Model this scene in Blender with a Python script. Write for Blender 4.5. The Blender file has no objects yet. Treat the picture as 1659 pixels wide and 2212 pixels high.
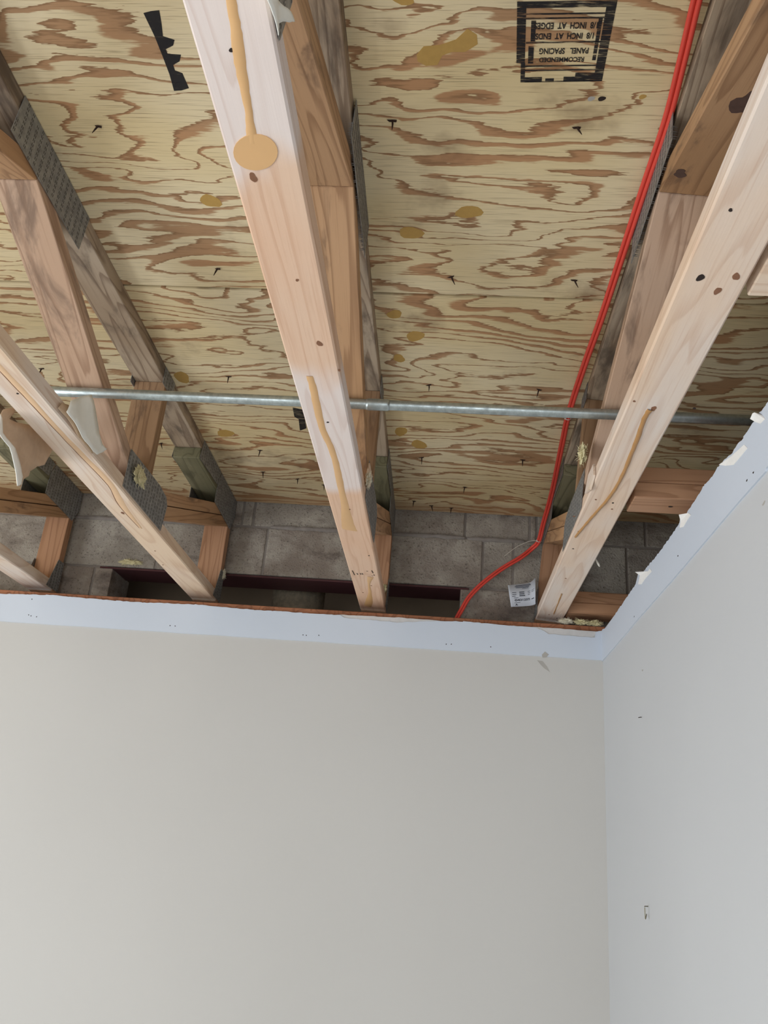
import bpy, bmesh, math, random
from mathutils import Matrix, Vector, noise

random.seed(7)
SC = bpy.context.scene
COL = SC.collection
TAU = math.tau

# ------------------------------------------------------------------ camera
PITCH, ROLL, YAW = 1.9564, 0.0845, 0.0863
cam_d = bpy.data.cameras.new('camera')
cam_d.sensor_fit = 'VERTICAL'
cam_d.sensor_height = 36.0
cam_d.lens = 1811.13 * 36.0 / 2212.0
cam_d.clip_start = 0.02
cam_o = bpy.data.objects.new('camera', cam_d)
COL.objects.link(cam_o)
cam_o.matrix_world = Matrix.Translation((-0.514, -2.7315, -0.6333)) @ (
    Matrix.Rotation(YAW, 4, 'Z') @ Matrix.Rotation(PITCH, 4, 'X') @ Matrix.Rotation(ROLL, 4, 'Z'))
SC.camera = cam_o

# ------------------------------------------------------------------ world, light, exposure
world = bpy.data.worlds.new('world')
SC.world = world
world.use_nodes = True
bg = world.node_tree.nodes['Background']
bg.inputs['Color'].default_value = (0.80, 0.90, 1.0, 1)
bg.inputs['Strength'].default_value = 1.0


def area(name, loc, direction, sx, sy, power, col):
    d = bpy.data.lights.new(name, 'AREA')
    d.shape = 'RECTANGLE'
    d.size, d.size_y = sx, sy
    d.energy = power
    d.color = col
    o = bpy.data.objects.new(name, d)
    COL.objects.link(o)
    o.location = loc
    o.rotation_euler = Vector(direction).to_track_quat('-Z', 'Y').to_euler()
    return o


# daylight entering through the windows in the left and the rear wall of the room
area('window_daylight_left', (-3.98, -2.45, -1.22), (1, 0, 0.0), 2.4, 1.6, 95, (0.92, 0.96, 1.0))
area('window_daylight_rear', (-1.4, -5.48, -1.25), (0, 1, 0.0), 2.8, 1.6, 45, (0.92, 0.96, 1.0))

SC.view_settings.view_transform = 'Standard'
SC.view_settings.look = 'None'
SC.view_settings.gamma = 1.0
SC.view_settings.use_curve_mapping = False
SC.view_settings.exposure = 0.0

# ------------------------------------------------------------------ measured layout (metres)
XC, SP, HW = -0.7699, 0.6096, 0.0445      # centre truss, truss spacing, half width of the lumber
ZB, YE, T2 = 0.153, 0.124, 0.038          # chord underside, chord end, lumber thickness
FLOOR_Z = -2.25
LEAN = 0.095                               # the right truss leans toward the right wall
def ZT(y): return 0.572 - 0.0185 * y      # underside of the sloping roof deck
D = {
    'nails': [[-1.2201, -1.5693], [-1.0847, -1.1669], [-1.164, -0.7014], [-1.7152, -0.704], [-1.1589, -0.2523], [-1.1809, -0.0857], [-1.0636, -0.0426], [-0.9736, -0.0029], [-0.5939, -0.6994], [-0.6198, -0.2532], [-0.6528, 0.0993], [-0.5883, 0.1331], [-0.6574, -1.5919], [-0.324, -1.5826], [-0.5416, -1.1632], [-0.2646, -1.1629], [-0.2906, -0.6979], [-0.2931, -0.2701], [-0.4715, -0.0417], [-0.5145, 0.145], [-1.4928, -0.2694]],
    'plugs': [[-1.0482, -1.3812, 0.0209, 0.0185], [-0.5097, -1.3664, 0.0265, 0.0183], [-0.6304, -1.3012, 0.0238, 0.0197], [-0.678, -1.0149, 0.0182, 0.0167], [-0.6285, -0.9273, 0.0225, 0.022], [-0.6736, -0.8244, 0.0161, 0.0175], [-0.6276, -0.3426, 0.0237, 0.0282], [-0.6825, -0.4226, 0.0202, 0.0267], [-1.2525, -0.3586, 0.028, 0.0237], [-1.3044, -0.6866, 0.0236, 0.0274], [-0.6292, -1.8212, 0.0182, 0.0076]],
    'patch': [[-0.6112, -1.7258], [-0.5994, -1.7413], [-0.5727, -1.744], [-0.5463, -1.7542], [-0.5282, -1.7731], [-0.5128, -1.7627], [-0.5105, -1.7462], [-0.5304, -1.7317], [-0.5534, -1.7315], [-0.5686, -1.7245], [-0.5763, -1.707], [-0.5958, -1.705], [-0.6098, -1.7137]],
    'spots': [[-0.2917, -1.6439], [-0.3098, -1.6437], [-0.2236, -1.6487]],
    'stampL': [[-1.0573, -1.7977], [-1.0438, -1.801], [-1.0293, -1.8026], [-1.0324, -1.78], [-1.0371, -1.7566], [-1.0191, -1.7499], [-1.0245, -1.7396], [-1.0395, -1.7325], [-1.0389, -1.7237], [-1.0157, -1.7221], [-1.0217, -1.7096], [-1.0353, -1.7022], [-1.0352, -1.6913], [-1.0234, -1.6859], [-1.022, -1.6728], [-1.02, -1.6557], [-1.035, -1.6507], [-1.0489, -1.6496], [-1.0474, -1.6837], [-1.0492, -1.7218], [-1.0515, -1.7565]],
    'stampR': [[-0.4532, -1.8194, 0.6057], [-0.3003, -1.8222, 0.6057], [-0.298, -1.6789, 0.6031], [-0.4415, -1.6744, 0.603]],
    'stampM': [[-1.0046, -0.5422], [-0.9738, -0.5311], [-0.9799, -0.4166], [-1.0029, -0.3996], [-0.9965, -0.4733], [-1.0074, -0.4866]],
    'blob': [[-0.7492, -1.9556], [-0.7515, -1.9481], [-0.7556, -1.941], [-0.7612, -1.9347], [-0.7679, -1.9298], [-0.7754, -1.9266], [-0.783, -1.9254], [-0.7903, -1.9263], [-0.7966, -1.9291], [-0.8015, -1.9337], [-0.8047, -1.9398], [-0.8059, -1.9468], [-0.8052, -1.9543], [-0.8026, -1.9618], [-0.7983, -1.9686], [-0.7926, -1.9745], [-0.786, -1.979], [-0.7788, -1.9819], [-0.7716, -1.983], [-0.7647, -1.9822], [-0.7586, -1.9796], [-0.7538, -1.9753], [-0.7505, -1.9697], [-0.7489, -1.9629]],
    'streak1': [[[-0.7661, -2.1821], [-0.7546, -2.1821]], [[-0.7687, -2.1532], [-0.7572, -2.1532]], [[-0.771, -2.1224], [-0.7586, -2.1224]], [[-0.7757, -2.095], [-0.7611, -2.0895]], [[-0.7774, -2.0571], [-0.7655, -2.048]], [[-0.778, -2.0193], [-0.7683, -2.0162]], [[-0.7837, -1.982], [-0.77, -1.9823]], [[-0.7872, -1.9678], [-0.7699, -1.9682]]],
    'streak2': [[[-0.7882, -1.4335], [-0.7754, -1.4344]], [[-0.7885, -1.388], [-0.7727, -1.3893]], [[-0.7909, -1.3185], [-0.7744, -1.3198]], [[-0.7903, -1.2233], [-0.7749, -1.2247]], [[-0.7814, -1.1181], [-0.7668, -1.1417]], [[-0.783, -0.9735], [-0.7647, -1.026]], [[-0.7864, -0.8353], [-0.7668, -0.8949]], [[-0.7986, -0.7161], [-0.763, -0.7081]], [[-0.801, -0.6692], [-0.7577, -0.6552]]],
    'streak3': [[[-0.7639, -0.2682], [-0.7413, -0.2632]], [[-0.767, -0.1869], [-0.758, -0.1886]], [[-0.7721, -0.0951], [-0.7597, -0.0976]], [[-0.7913, 0.0168], [-0.7624, 0.0106]], [[-0.7981, 0.0637], [-0.7736, 0.0815]]],
    'streakR': [[-0.1621, -1.3646], [-0.1644, -1.3277], [-0.1599, -1.2535], [-0.1567, -1.1723], [-0.1538, -1.0716], [-0.158, -0.9662], [-0.1705, -0.8738], [-0.1841, -0.7727], [-0.1934, -0.6931]],
    'streakR2': [[-0.1598, -0.2099], [-0.1573, -0.1084], [-0.1547, 0.0237]],
    'streakL': [[[-1.3819, -1.5039], [-1.3669, -1.532]], [[-1.3792, -1.4052], [-1.3643, -1.4352]], [[-1.3754, -1.2956], [-1.3593, -1.326]], [[-1.3721, -1.171], [-1.358, -1.187]], [[-1.3677, -1.0381], [-1.3511, -1.0495]], [[-1.3625, -0.8831], [-1.3431, -0.891]], [[-1.3804, -0.7573], [-1.36, -0.7444]], [[-1.3799, -0.5912], [-1.3712, -0.5853]]],
    'knotsC': [[-0.7886, -1.9127], [-0.7502, -1.5393], [-0.7628, -1.7071], [-0.7687, -1.2607], [-0.725, -1.4567], [-0.767, -0.8081], [-0.7427, -0.4651], [-0.756, -0.1743], [-0.7892, -0.0916], [-0.7754, -2.0961]],
    'knotsR': [[-0.1813, -1.8716], [-0.1343, -1.7476], [-0.1489, -1.7126], [-0.18, -1.7373], [-0.1572, -1.3684], [-0.1852, -0.9388], [-0.1454, -0.9331], [-0.1407, -0.8978], [-0.1915, -0.7332], [-0.1861, -0.6067], [-0.1697, -0.3573], [-0.1682, 0.0384], [-0.1382, 0.0668], [-0.2168, -0.8234], [-0.1956, -1.3854], [-0.0898, -1.3859]],
    'knotsL': [[-1.3698, -1.1691], [-1.3944, -0.3975], [-1.4105, -0.2652], [-1.3831, -1.3242], [-1.3885, -0.6989]],
    'inkC': [[[-0.804, -0.3197], [-0.8008, -0.2751]], [[-0.7919, -0.295], [-0.7902, -0.2817]], [[-0.7818, -0.2969], [-0.78, -0.2836]], [[-0.776, -0.2979], [-0.7742, -0.2846]], [[-0.7613, -0.323], [-0.7559, -0.3195]], [[-0.7439, -0.3306], [-0.7414, -0.3043]], [[-0.7473, -0.2805], [-0.7447, -0.2764]], [[-0.7409, -0.2908], [-0.7386, -0.2821]]],
    'bandR_top': [[-0.0174, 0.0968], [-0.0874, 0.0879], [-0.51, 0.0982], [-0.5408, 0.1173], [-0.5977, 0.1037], [-0.6388, 0.1027], [-0.758, 0.0985], [-0.8245, 0.0994], [-0.9307, 0.1005], [-0.9508, 0.1049], [-0.9643, 0.1151], [-1.0059, 0.1025], [-1.1061, 0.1072], [-1.139, 0.1113], [-1.1872, 0.1078], [-1.2256, 0.1099], [-1.25, 0.1061], [-1.2746, 0.1059], [-1.3101, 0.0999], [-1.3258, 0.1016], [-1.3699, 0.1005], [-1.4171, 0.1029], [-1.4414, 0.1023], [-1.4531, 0.1056], [-1.4802, 0.1036]],
    'bandR_bot': [[-0.0067, -0.0032], [-0.2755, -0.0043], [-0.5162, -0.0022], [-0.8424, -0.0043], [-1.1229, -0.0036], [-1.3059, -0.0023], [-1.4527, -0.0041]],
    'bandB_top': [[-2.0637, 0.0969], [-1.9638, 0.0998], [-1.8648, 0.1042], [-1.8141, 0.1007], [-1.6484, 0.0978], [-1.5499, 0.0973], [-1.3718, 0.1019], [-1.2743, 0.0982], [-1.1616, 0.0956], [-1.0661, 0.0967], [-0.9865, 0.0953], [-0.8683, 0.0963], [-0.8517, 0.0878], [-0.6718, 0.0833], [-0.5487, 0.0959], [-0.4564, 0.1002], [-0.2957, 0.0963], [-0.2121, 0.0938], [-0.1894, 0.0859], [-0.1757, 0.0759], [-0.0241, 0.0733], [-0.0223, 0.092], [0.0018, 0.0998]],
    'grey_top': [[-0.8684, 0.0979], [-0.7666, 0.0996], [-0.6731, 0.1007], [-0.5489, 0.0991], [-0.4562, 0.0955], [-0.3643, 0.0966], [-0.2957, 0.0963], [-0.1819, 0.0974], [-0.0463, 0.0951], [-0.0223, 0.0936]],
    'flapR': [[[-1.2444, 0.1065], [-1.2993, 0.0963], [-1.3414, 0.0896], [-1.3722, 0.0852], [-1.3854, 0.0712], [-1.3521, 0.0723], [-1.3123, 0.0739], [-1.2714, 0.0916]], [[-1.4264, 0.1066], [-1.4426, 0.1085], [-1.4488, 0.1068], [-1.4646, 0.0918], [-1.4726, 0.0813], [-1.4518, 0.0839], [-1.433, 0.0967]], [[-0.5412, 0.088], [-0.5761, 0.1015], [-0.562, 0.1152], [-0.6521, 0.0879], [-0.6722, 0.0886], [-0.6896, 0.0754], [-0.6198, 0.0783], [-0.5775, 0.0766]], [[-0.9516, 0.0909], [-0.9686, 0.0997], [-0.9819, 0.1098], [-1.0232, 0.0973], [-1.0387, 0.0866], [-1.0099, 0.0853], [-0.98, 0.082]]],
    'holesB': [[-1.442, 0.0227], [-1.4243, 0.0222], [-0.9858, 0.0202], [-0.9747, 0.0193], [-0.9327, 0.0221], [-0.5079, 0.02], [-0.4911, 0.0211], [-0.362, 0.0202], [-1.9412, 0.0282], [-1.9322, 0.0255], [-1.9119, 0.0235], [-1.9433, 0.0843]],
    'holesR': [[-1.4002, 0.0172], [-1.3683, 0.017], [-0.925, 0.0336], [-0.4801, 0.0154]],
    'chip': [[-0.1963, 0.005], [-0.1859, 0.0164], [-0.1739, 0.0065], [-0.1813, -0.0016], [-0.1933, -0.0039]],
    'paperA': [[-1.1931, 0.1946], [-1.2424, 0.16], [-1.2478, 0.1395], [-1.2399, 0.1167], [-1.2278, 0.109], [-1.1831, 0.1026], [-1.1632, 0.085], [-1.1366, 0.0591], [-1.1161, 0.041], [-1.1008, 0.0456], [-1.0976, 0.0649], [-1.0794, 0.0824], [-1.0805, 0.0932], [-1.059, 0.1149], [-1.0318, 0.1326], [-1.0235, 0.1593], [-1.0151, 0.1816], [-0.9856, 0.2149], [-1.0153, 0.2205], [-1.0382, 0.2244], [-1.1116, 0.191], [-1.1908, 0.1575], [-1.2138, 0.1527], [-1.2042, 0.1748]],
    'paperA_edge': [[-1.2595, 0.1388], [-1.2509, 0.1111], [-1.239, 0.1035], [-1.1942, 0.0962], [-1.158, 0.0637], [-1.1264, 0.0367], [-1.1123, 0.0474], [-1.1145, 0.0642], [-1.1428, 0.0841], [-1.1749, 0.1037], [-1.226, 0.1135], [-1.2457, 0.1355]],
    'paperB': [[-1.2369, 0.1894], [-1.203, 0.2181], [-1.1583, 0.2511], [-1.1278, 0.2357], [-1.1046, 0.2191], [-1.0806, 0.1965], [-1.0476, 0.184], [-1.0217, 0.1852], [-1.0388, 0.1682], [-1.0632, 0.1502], [-1.0882, 0.1448], [-1.1494, 0.149], [-1.1991, 0.1562], [-1.2424, 0.1599]],
    'paperB_core': [[-1.2599, 0.1583], [-1.2494, 0.1774], [-1.2253, 0.1856], [-1.2109, 0.1771], [-1.1703, 0.1713], [-1.1291, 0.1671], [-1.0857, 0.1618], [-1.0612, 0.1577], [-1.0701, 0.1486], [-1.1459, 0.1503], [-1.2132, 0.1591]],
    'paperC': [[-2.2021, 0.1116], [-2.1859, 0.1087], [-2.1701, 0.1108], [-2.1537, 0.1129], [-2.1429, 0.1163], [-2.1422, 0.1264], [-2.1391, 0.1371], [-2.1169, 0.1696], [-2.0947, 0.1985], [-2.115, 0.1874], [-2.1465, 0.1623], [-2.1739, 0.1514]],
    'pipe': [],
    'cable': [[-0.1898, -1.9671, 0.5904], [-0.1879, -1.898, 0.5891], [-0.1866, -1.8356, 0.588], [-0.1806, -1.7341, 0.5861], [-0.1755, -1.6147, 0.5839], [-0.179, -1.4553, 0.5809], [-0.1821, -1.2546, 0.5772], [-0.1853, -1.0462, 0.5734], [-0.1919, -0.8493, 0.5697], [-0.1953, -0.6082, 0.5653], [-0.1884, -0.4189, 0.5617], [-0.1794, -0.1116, 0.535], [-0.1882, 0.0445, 0.487], [-0.1943, 0.1294, 0.452], [-0.2134, 0.165, 0.4354], [-0.2545, 0.165, 0.3972], [-0.3201, 0.165, 0.3508], [-0.3847, 0.165, 0.2943], [-0.4323, 0.165, 0.2394], [-0.4582, 0.165, 0.1899], [-0.4776, 0.165, 0.148], [-0.4955, 0.165, 0.0801]],
    'tag': [[-0.3036, 0.1, 0.2684], [-0.2139, 0.1, 0.2875], [-0.205, 0.1, 0.2007], [-0.2907, 0.1, 0.1904]],
    'tag_top': [[-0.3036, 0.1, 0.2684], [-0.2667, 0.1, 0.2741], [-0.2379, 0.1, 0.2792], [-0.2219, 0.1, 0.2853], [-0.2092, 0.1, 0.298]],
    'tag_bot': [[-0.2907, 0.1, 0.1904], [-0.2589, 0.1, 0.194], [-0.2335, 0.1, 0.1973], [-0.2177, 0.1, 0.1999], [-0.2082, 0.1, 0.2022]],
    'tie1': [[-0.2072, 0.1, 0.4227], [-0.2366, 0.1, 0.421], [-0.2772, 0.1, 0.4045], [-0.3141, 0.1, 0.3744]],
    'tie2': [[-0.2248, -0.7964, 0.4453], [-0.2248, -0.7477, 0.4707]],
    'hook': [[-0.5019, -0.7002], [-0.5478, -0.698], [-0.543, -0.7256], [-0.5033, -0.7191]],
    'pin': [[-0.5067, -0.2591], [-0.5506, -0.2703]],
    'chips': [[-0.5361, -0.1432], [-1.4225, -0.0491]],
    'smudge': [[-0.2111, -0.0128], [-0.1932, -0.0146], [-0.1782, -0.0318], [-0.1692, -0.0493], [-0.1871, -0.0385], [-0.1991, -0.0272]],
    'duct': [-1.1082, 0.47, 0.2945],
    'tufts': {"P1L": [-1.325, -0.794, 0.2188], "C1": [-0.7204, -0.9153, 0.1768], "R1": [-0.2148, -0.9672, 0.257], "corner": [[-0.1155, 0.02, 0.1242], [-0.0653, 0.02, 0.1195], [-0.0198, 0.02, 0.1224]], "postC": [-0.731, 0.11, 0.2095], "postC2": [-0.7521, 0.11, 0.4357], "postL": [-1.3466, 0.13, 0.256], "opening": [-1.7293, 0.19, 0.3165]},
    'sliverR': [[-1.5401, 0.4585], [-1.4867, 0.4556], [-1.4303, 0.439], [-1.4054, 0.4289], [-1.4381, 0.3988], [-1.5204, 0.3657], [-1.5431, 0.4068]],
    'spikeR': [[-1.0312, 0.1959], [-0.9648, 0.1994], [-0.9307, 0.168], [-1.0032, 0.1454], [-1.0511, 0.1595]],
    'spikeC': [[-0.8613, 0.2578], [-0.8827, 0.2224], [-0.8936, 0.1926], [-0.7995, 0.22], [-0.778, 0.2583]],
    'peg': [-0.1118, -0.5025, 0.1718]
}


# ------------------------------------------------------------------ helpers
def s2l(r, g, b):
    f = lambda c: ((c / 255 + 0.055) / 1.055) ** 2.4 if c > 10 else c / 255 / 12.92
    return (f(r), f(g), f(b), 1.0)


def link(name, me, mat=None, parent=None, loc=None):
    if mat is not None and not me.materials:
        me.materials.append(mat)
    o = bpy.data.objects.new(name, me)
    COL.objects.link(o)
    if parent is not None:
        o.parent = parent
    if loc is not None:
        o.location = loc
    return o


def mesh(name, verts, faces, smooth=False):
    me = bpy.data.meshes.new(name)
    me.from_pydata([tuple(v) for v in verts], [], faces)
    bm = bmesh.new()
    bm.from_mesh(me)
    bmesh.ops.recalc_face_normals(bm, faces=bm.faces)
    bm.to_mesh(me)
    bm.free()
    if smooth:
        for f in me.polygons:
            f.use_smooth = True
    me.update()
    return me


def box_data(boxes):
    V, F = [], []
    for (x0, x1, y0, y1, z0, z1) in boxes:
        b = len(V)
        V += [(x0, y0, z0), (x1, y0, z0), (x1, y1, z0), (x0, y1, z0), (x0, y0, z1), (x1, y0, z1), (x1, y1, z1), (x0, y1, z1)]
        F += [(b, b + 3, b + 2, b + 1), (b + 4, b + 5, b + 6, b + 7), (b, b + 1, b + 5, b + 4), (b + 1, b + 2, b + 6, b + 5), (b + 2, b + 3, b + 7, b + 6), (b + 3, b, b + 4, b + 7)]
    return V, F


def boxes(name, bs, mat, parent=None, loc=None, bev=0.0):
    o = link(name, mesh(name, *box_data(bs)), mat, parent, loc)
    if bev:
        bevel(o, bev)
    return o


def bevel(o, w=0.0015, seg=1):
    m = o.modifiers.new('bevel', 'BEVEL')
    m.width = w
    m.segments = seg
    m.limit_method = 'ANGLE'


def prism(name, poly, axis, a0, a1, mat, parent=None, loc=None):
    """polygon in the two axes other than `axis`, extruded from a0 to a1"""
    n = len(poly)
    def P(q, a):
        return {0: (a, q[0], q[1]), 1: (q[0], a, q[1]), 2: (q[0], q[1], a)}[axis]
    V = [P(q, a0) for q in poly] + [P(q, a1) for q in poly]
    F = [tuple(range(n)), tuple(range(2 * n - 1, n - 1, -1))] + [(i, (i + 1) % n, n + (i + 1) % n, n + i) for i in range(n)]
    return link(name, mesh(name, V, F), mat, parent, loc)


def tube_data(path, r, seg=10, caps=True):
    V, F = [], []
    path = [Vector(q) for q in path]
    up = Vector((0.13, 0.21, 0.97)).normalized()
    n = len(path)
    for i, q in enumerate(path):
        t = (path[min(i + 1, n - 1)] - path[max(i - 1, 0)]).normalized()
        a = t.cross(up)
        if a.length < 1e-4:
            a = t.cross(Vector((1, 0, 0)))
        a.normalize()
        b = t.cross(a)
        rr = r[i] if isinstance(r, (list, tuple)) else r
        for k in range(seg):
            V.append(q + a * rr * math.cos(TAU * k / seg) + b * rr * math.sin(TAU * k / seg))
    for i in range(n - 1):
        for k in range(seg):
            F.append((i * seg + k, i * seg + (k + 1) % seg, (i + 1) * seg + (k + 1) % seg, (i + 1) * seg + k))
    if caps:
        F.append(tuple(range(seg)))
        F.append(tuple(range(n * seg - 1, (n - 1) * seg - 1, -1)))
    return V, F


def tube(name, path, r, mat, parent=None, loc=None, seg=10):
    return link(name, mesh(name, *tube_data(path, r, seg), smooth=True), mat, parent, loc)


def spline(pts, k=6):
    pts = [Vector(q) for q in pts]
    out = []
    for i in range(len(pts) - 1):
        p0, p1, p2, p3 = pts[max(i - 1, 0)], pts[i], pts[i + 1], pts[min(i + 2, len(pts) - 1)]
        for j in range(k):
            t = j / k
            out.append(0.5 * ((2 * p1) + (p2 - p0) * t + (2 * p0 - 5 * p1 + 4 * p2 - p3) * t * t + (3 * p1 - p0 - 3 * p2 + p3) * t ** 3))
    out.append(pts[-1])
    return out


def tag(o, label=None, cat=None, group=None, kind=None):
    if label: o['label'] = label
    if cat: o['category'] = cat
    if group: o['group'] = group
    if kind: o['kind'] = kind
    return o


def empty(name, loc):
    o = bpy.data.objects.new(name, None)
    o.empty_display_size = 0.05
    COL.objects.link(o)
    o.location = loc
    return o


# ------------------------------------------------------------------ material helpers
class N:
    def __init__(self, name):
        self.m = bpy.data.materials.new(name)
        self.m.use_nodes = True
        self.t = self.m.node_tree
        self.b = self.t.nodes['Principled BSDF']
        self.tc = None

    def node(self, kind, **kw):
        n = self.t.nodes.new(kind)
        for k, v in kw.items():
            setattr(n, k, v)
        return n

    def put(self, sock, v):
        if hasattr(v, 'is_output') or isinstance(v, bpy.types.NodeSocket):
            self.t.links.new(v, sock)
        else:
            sock.default_value = v

    def coord(self, scale=(1, 1, 1), which='Object', rnd=0.0, loc=(0, 0, 0)):
        if self.tc is None:
            self.tc = self.node('ShaderNodeTexCoord')
        mp = self.node('ShaderNodeMapping')
        mp.inputs['Scale'].default_value = scale
        mp.inputs['Location'].default_value = loc
        src = self.tc.outputs[which]
        if rnd:
            oi = self.node('ShaderNodeObjectInfo')
            mul = self.node('ShaderNodeVectorMath', operation='SCALE')
            cb = self.node('ShaderNodeCombineXYZ')
            for i, k in enumerate('XYZ'):
                self.put(cb.inputs[k], self.math('MULTIPLY', oi.outputs['Random'], (17.3, 29.1, 41.7)[i] * rnd))
            add = self.node('ShaderNodeVectorMath', operation='ADD')
            self.put(add.inputs[0], src)
            self.put(add.inputs[1], cb.outputs[0])
            src = add.outputs[0]
        self.t.links.new(src, mp.inputs['Vector'])
        return mp.outputs[0]

    def noise(self, vec, scale=1.0, detail=2.0, rough=0.5, dist=0.0):
        n = self.node('ShaderNodeTexNoise')
        self.put(n.inputs['Vector'], vec)
        n.inputs['Scale'].default_value = scale
        n.inputs['Detail'].default_value = detail
        n.inputs['Roughness'].default_value = rough
        n.inputs['Distortion'].default_value = dist
        return n.outputs['Fac']

    def math(self, op, a, b=0.0, c=0.0):
        n = self.node('ShaderNodeMath', operation=op)
        for i, v in enumerate((a, b, c)):
            self.put(n.inputs[i], v)
        return n.outputs[0]

    def smooth(self, v, lo, hi, a=0.0, b=1.0):
        n = self.node('ShaderNodeMapRange', interpolation_type='SMOOTHSTEP')
        self.put(n.inputs['Value'], v)
        self.put(n.inputs['From Min'], lo)
        self.put(n.inputs['From Max'], hi)
        self.put(n.inputs['To Min'], a)
        self.put(n.inputs['To Max'], b)
        return n.outputs[0]

    def mix(self, fac, a, b, blend='MIX'):
        n = self.node('ShaderNodeMix', data_type='RGBA', blend_type=blend)
        self.put(n.inputs[0], fac)
        self.put(n.inputs[6], a)
        self.put(n.inputs[7], b)
        return n.outputs[2]

    def sep(self, vec):
        n = self.node('ShaderNodeSeparateXYZ')
        self.put(n.inputs[0], vec)
        return n.outputs

    def bump(self, h, strength=0.3, dist=0.002):
        n = self.node('ShaderNodeBump')
        n.inputs['Strength'].default_value = strength
        n.inputs['Distance'].default_value = dist
        self.put(n.inputs['Height'], h)
        self.t.links.new(n.outputs[0], self.b.inputs['Normal'])

    def done(self, col, rough=0.7, metal=0.0, spec=0.3):
        self.put(self.b.inputs['Base Color'], col)
        self.put(self.b.inputs['Roughness'], rough)
        self.put(self.b.inputs['Metallic'], metal)
        self.b.inputs['Specular IOR Level'].default_value = spec
        return self.m


def plain(name, rgb, rough=0.7, metal=0.0, var=0.12, scale=30.0, spec=0.3, bump=0.0):
    n = N(name)
    f = n.noise(n.coord(rnd=1.0), scale, 4, 0.6)
    c = s2l(*rgb)
    dark = tuple(v * (1 - var) for v in c[:3]) + (1,)
    lite = tuple(min(1, v * (1 + var)) for v in c[:3]) + (1,)
    if bump:
        n.bump(f, bump, 0.003)
    return n.done(n.mix(f, dark, lite), rough, metal, spec)


def lumber_mat(name, c_lo, c_hi, c_line, c_stain=None, stain=0.0, line=0.55, rough=0.62, bands=None):
    """sawn softwood, grain running along the local Y axis"""
    n = N(name)
    warp = n.noise(n.coord((9, 0.7, 9), rnd=1.0), 1.0, 2, 0.5)
    fine = n.noise(n.coord((260, 5, 260), rnd=1.0), 1.0, 2, 0.6)
    rings = n.math('FRACT', n.math('ADD', n.math('MULTIPLY', warp, 15.0), n.math('MULTIPLY', fine, 0.16)))
    lines = n.math('MULTIPLY', n.smooth(rings, 0.55, 0.93), n.smooth(rings, 0.93, 1.0, 1.0, 0.0))
    tone = n.smooth(n.noise(n.coord((5, 1.6, 5), rnd=1.0), 1.0, 3, 0.55), 0.35, 0.65)
    col = n.mix(tone, s2l(*c_lo), s2l(*c_hi))
    col = n.mix(n.math('MULTIPLY', lines, line), col, s2l(*c_line))
    col = n.mix(n.smooth(fine, 0.52, 0.72, 0.0, 0.22), col, s2l(*c_line))
    if bands:
        yv = n.math('ADD', n.sep(n.coord())[1], n.math('MULTIPLY', n.math('SUBTRACT', tone, 0.5), 0.10))
        f = None
        for (a, b, c, d) in bands:
            g = n.math('MULTIPLY', n.smooth(yv, a, b), n.smooth(yv, c, d, 1.0, 0.0))
            f = g if f is None else n.math('MAXIMUM', f, g)
        col = n.mix(n.math('MULTIPLY', f, 0.8), col, n.mix(n.math('MULTIPLY', lines, 0.25), s2l(228, 218, 214), s2l(190, 160, 145)))
    if c_stain:
        st = n.noise(n.coord((16, 4.5, 16), rnd=1.0), 1.0, 5, 0.62, 0.4)
        col = n.mix(n.smooth(st, 0.62 - stain * 0.25, 0.74 - stain * 0.1, 0.0, 0.8), col, s2l(*c_stain))
    n.bump(fine, 0.25, 0.0008)
    return n.done(col, rough, 0.0, 0.25)


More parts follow.
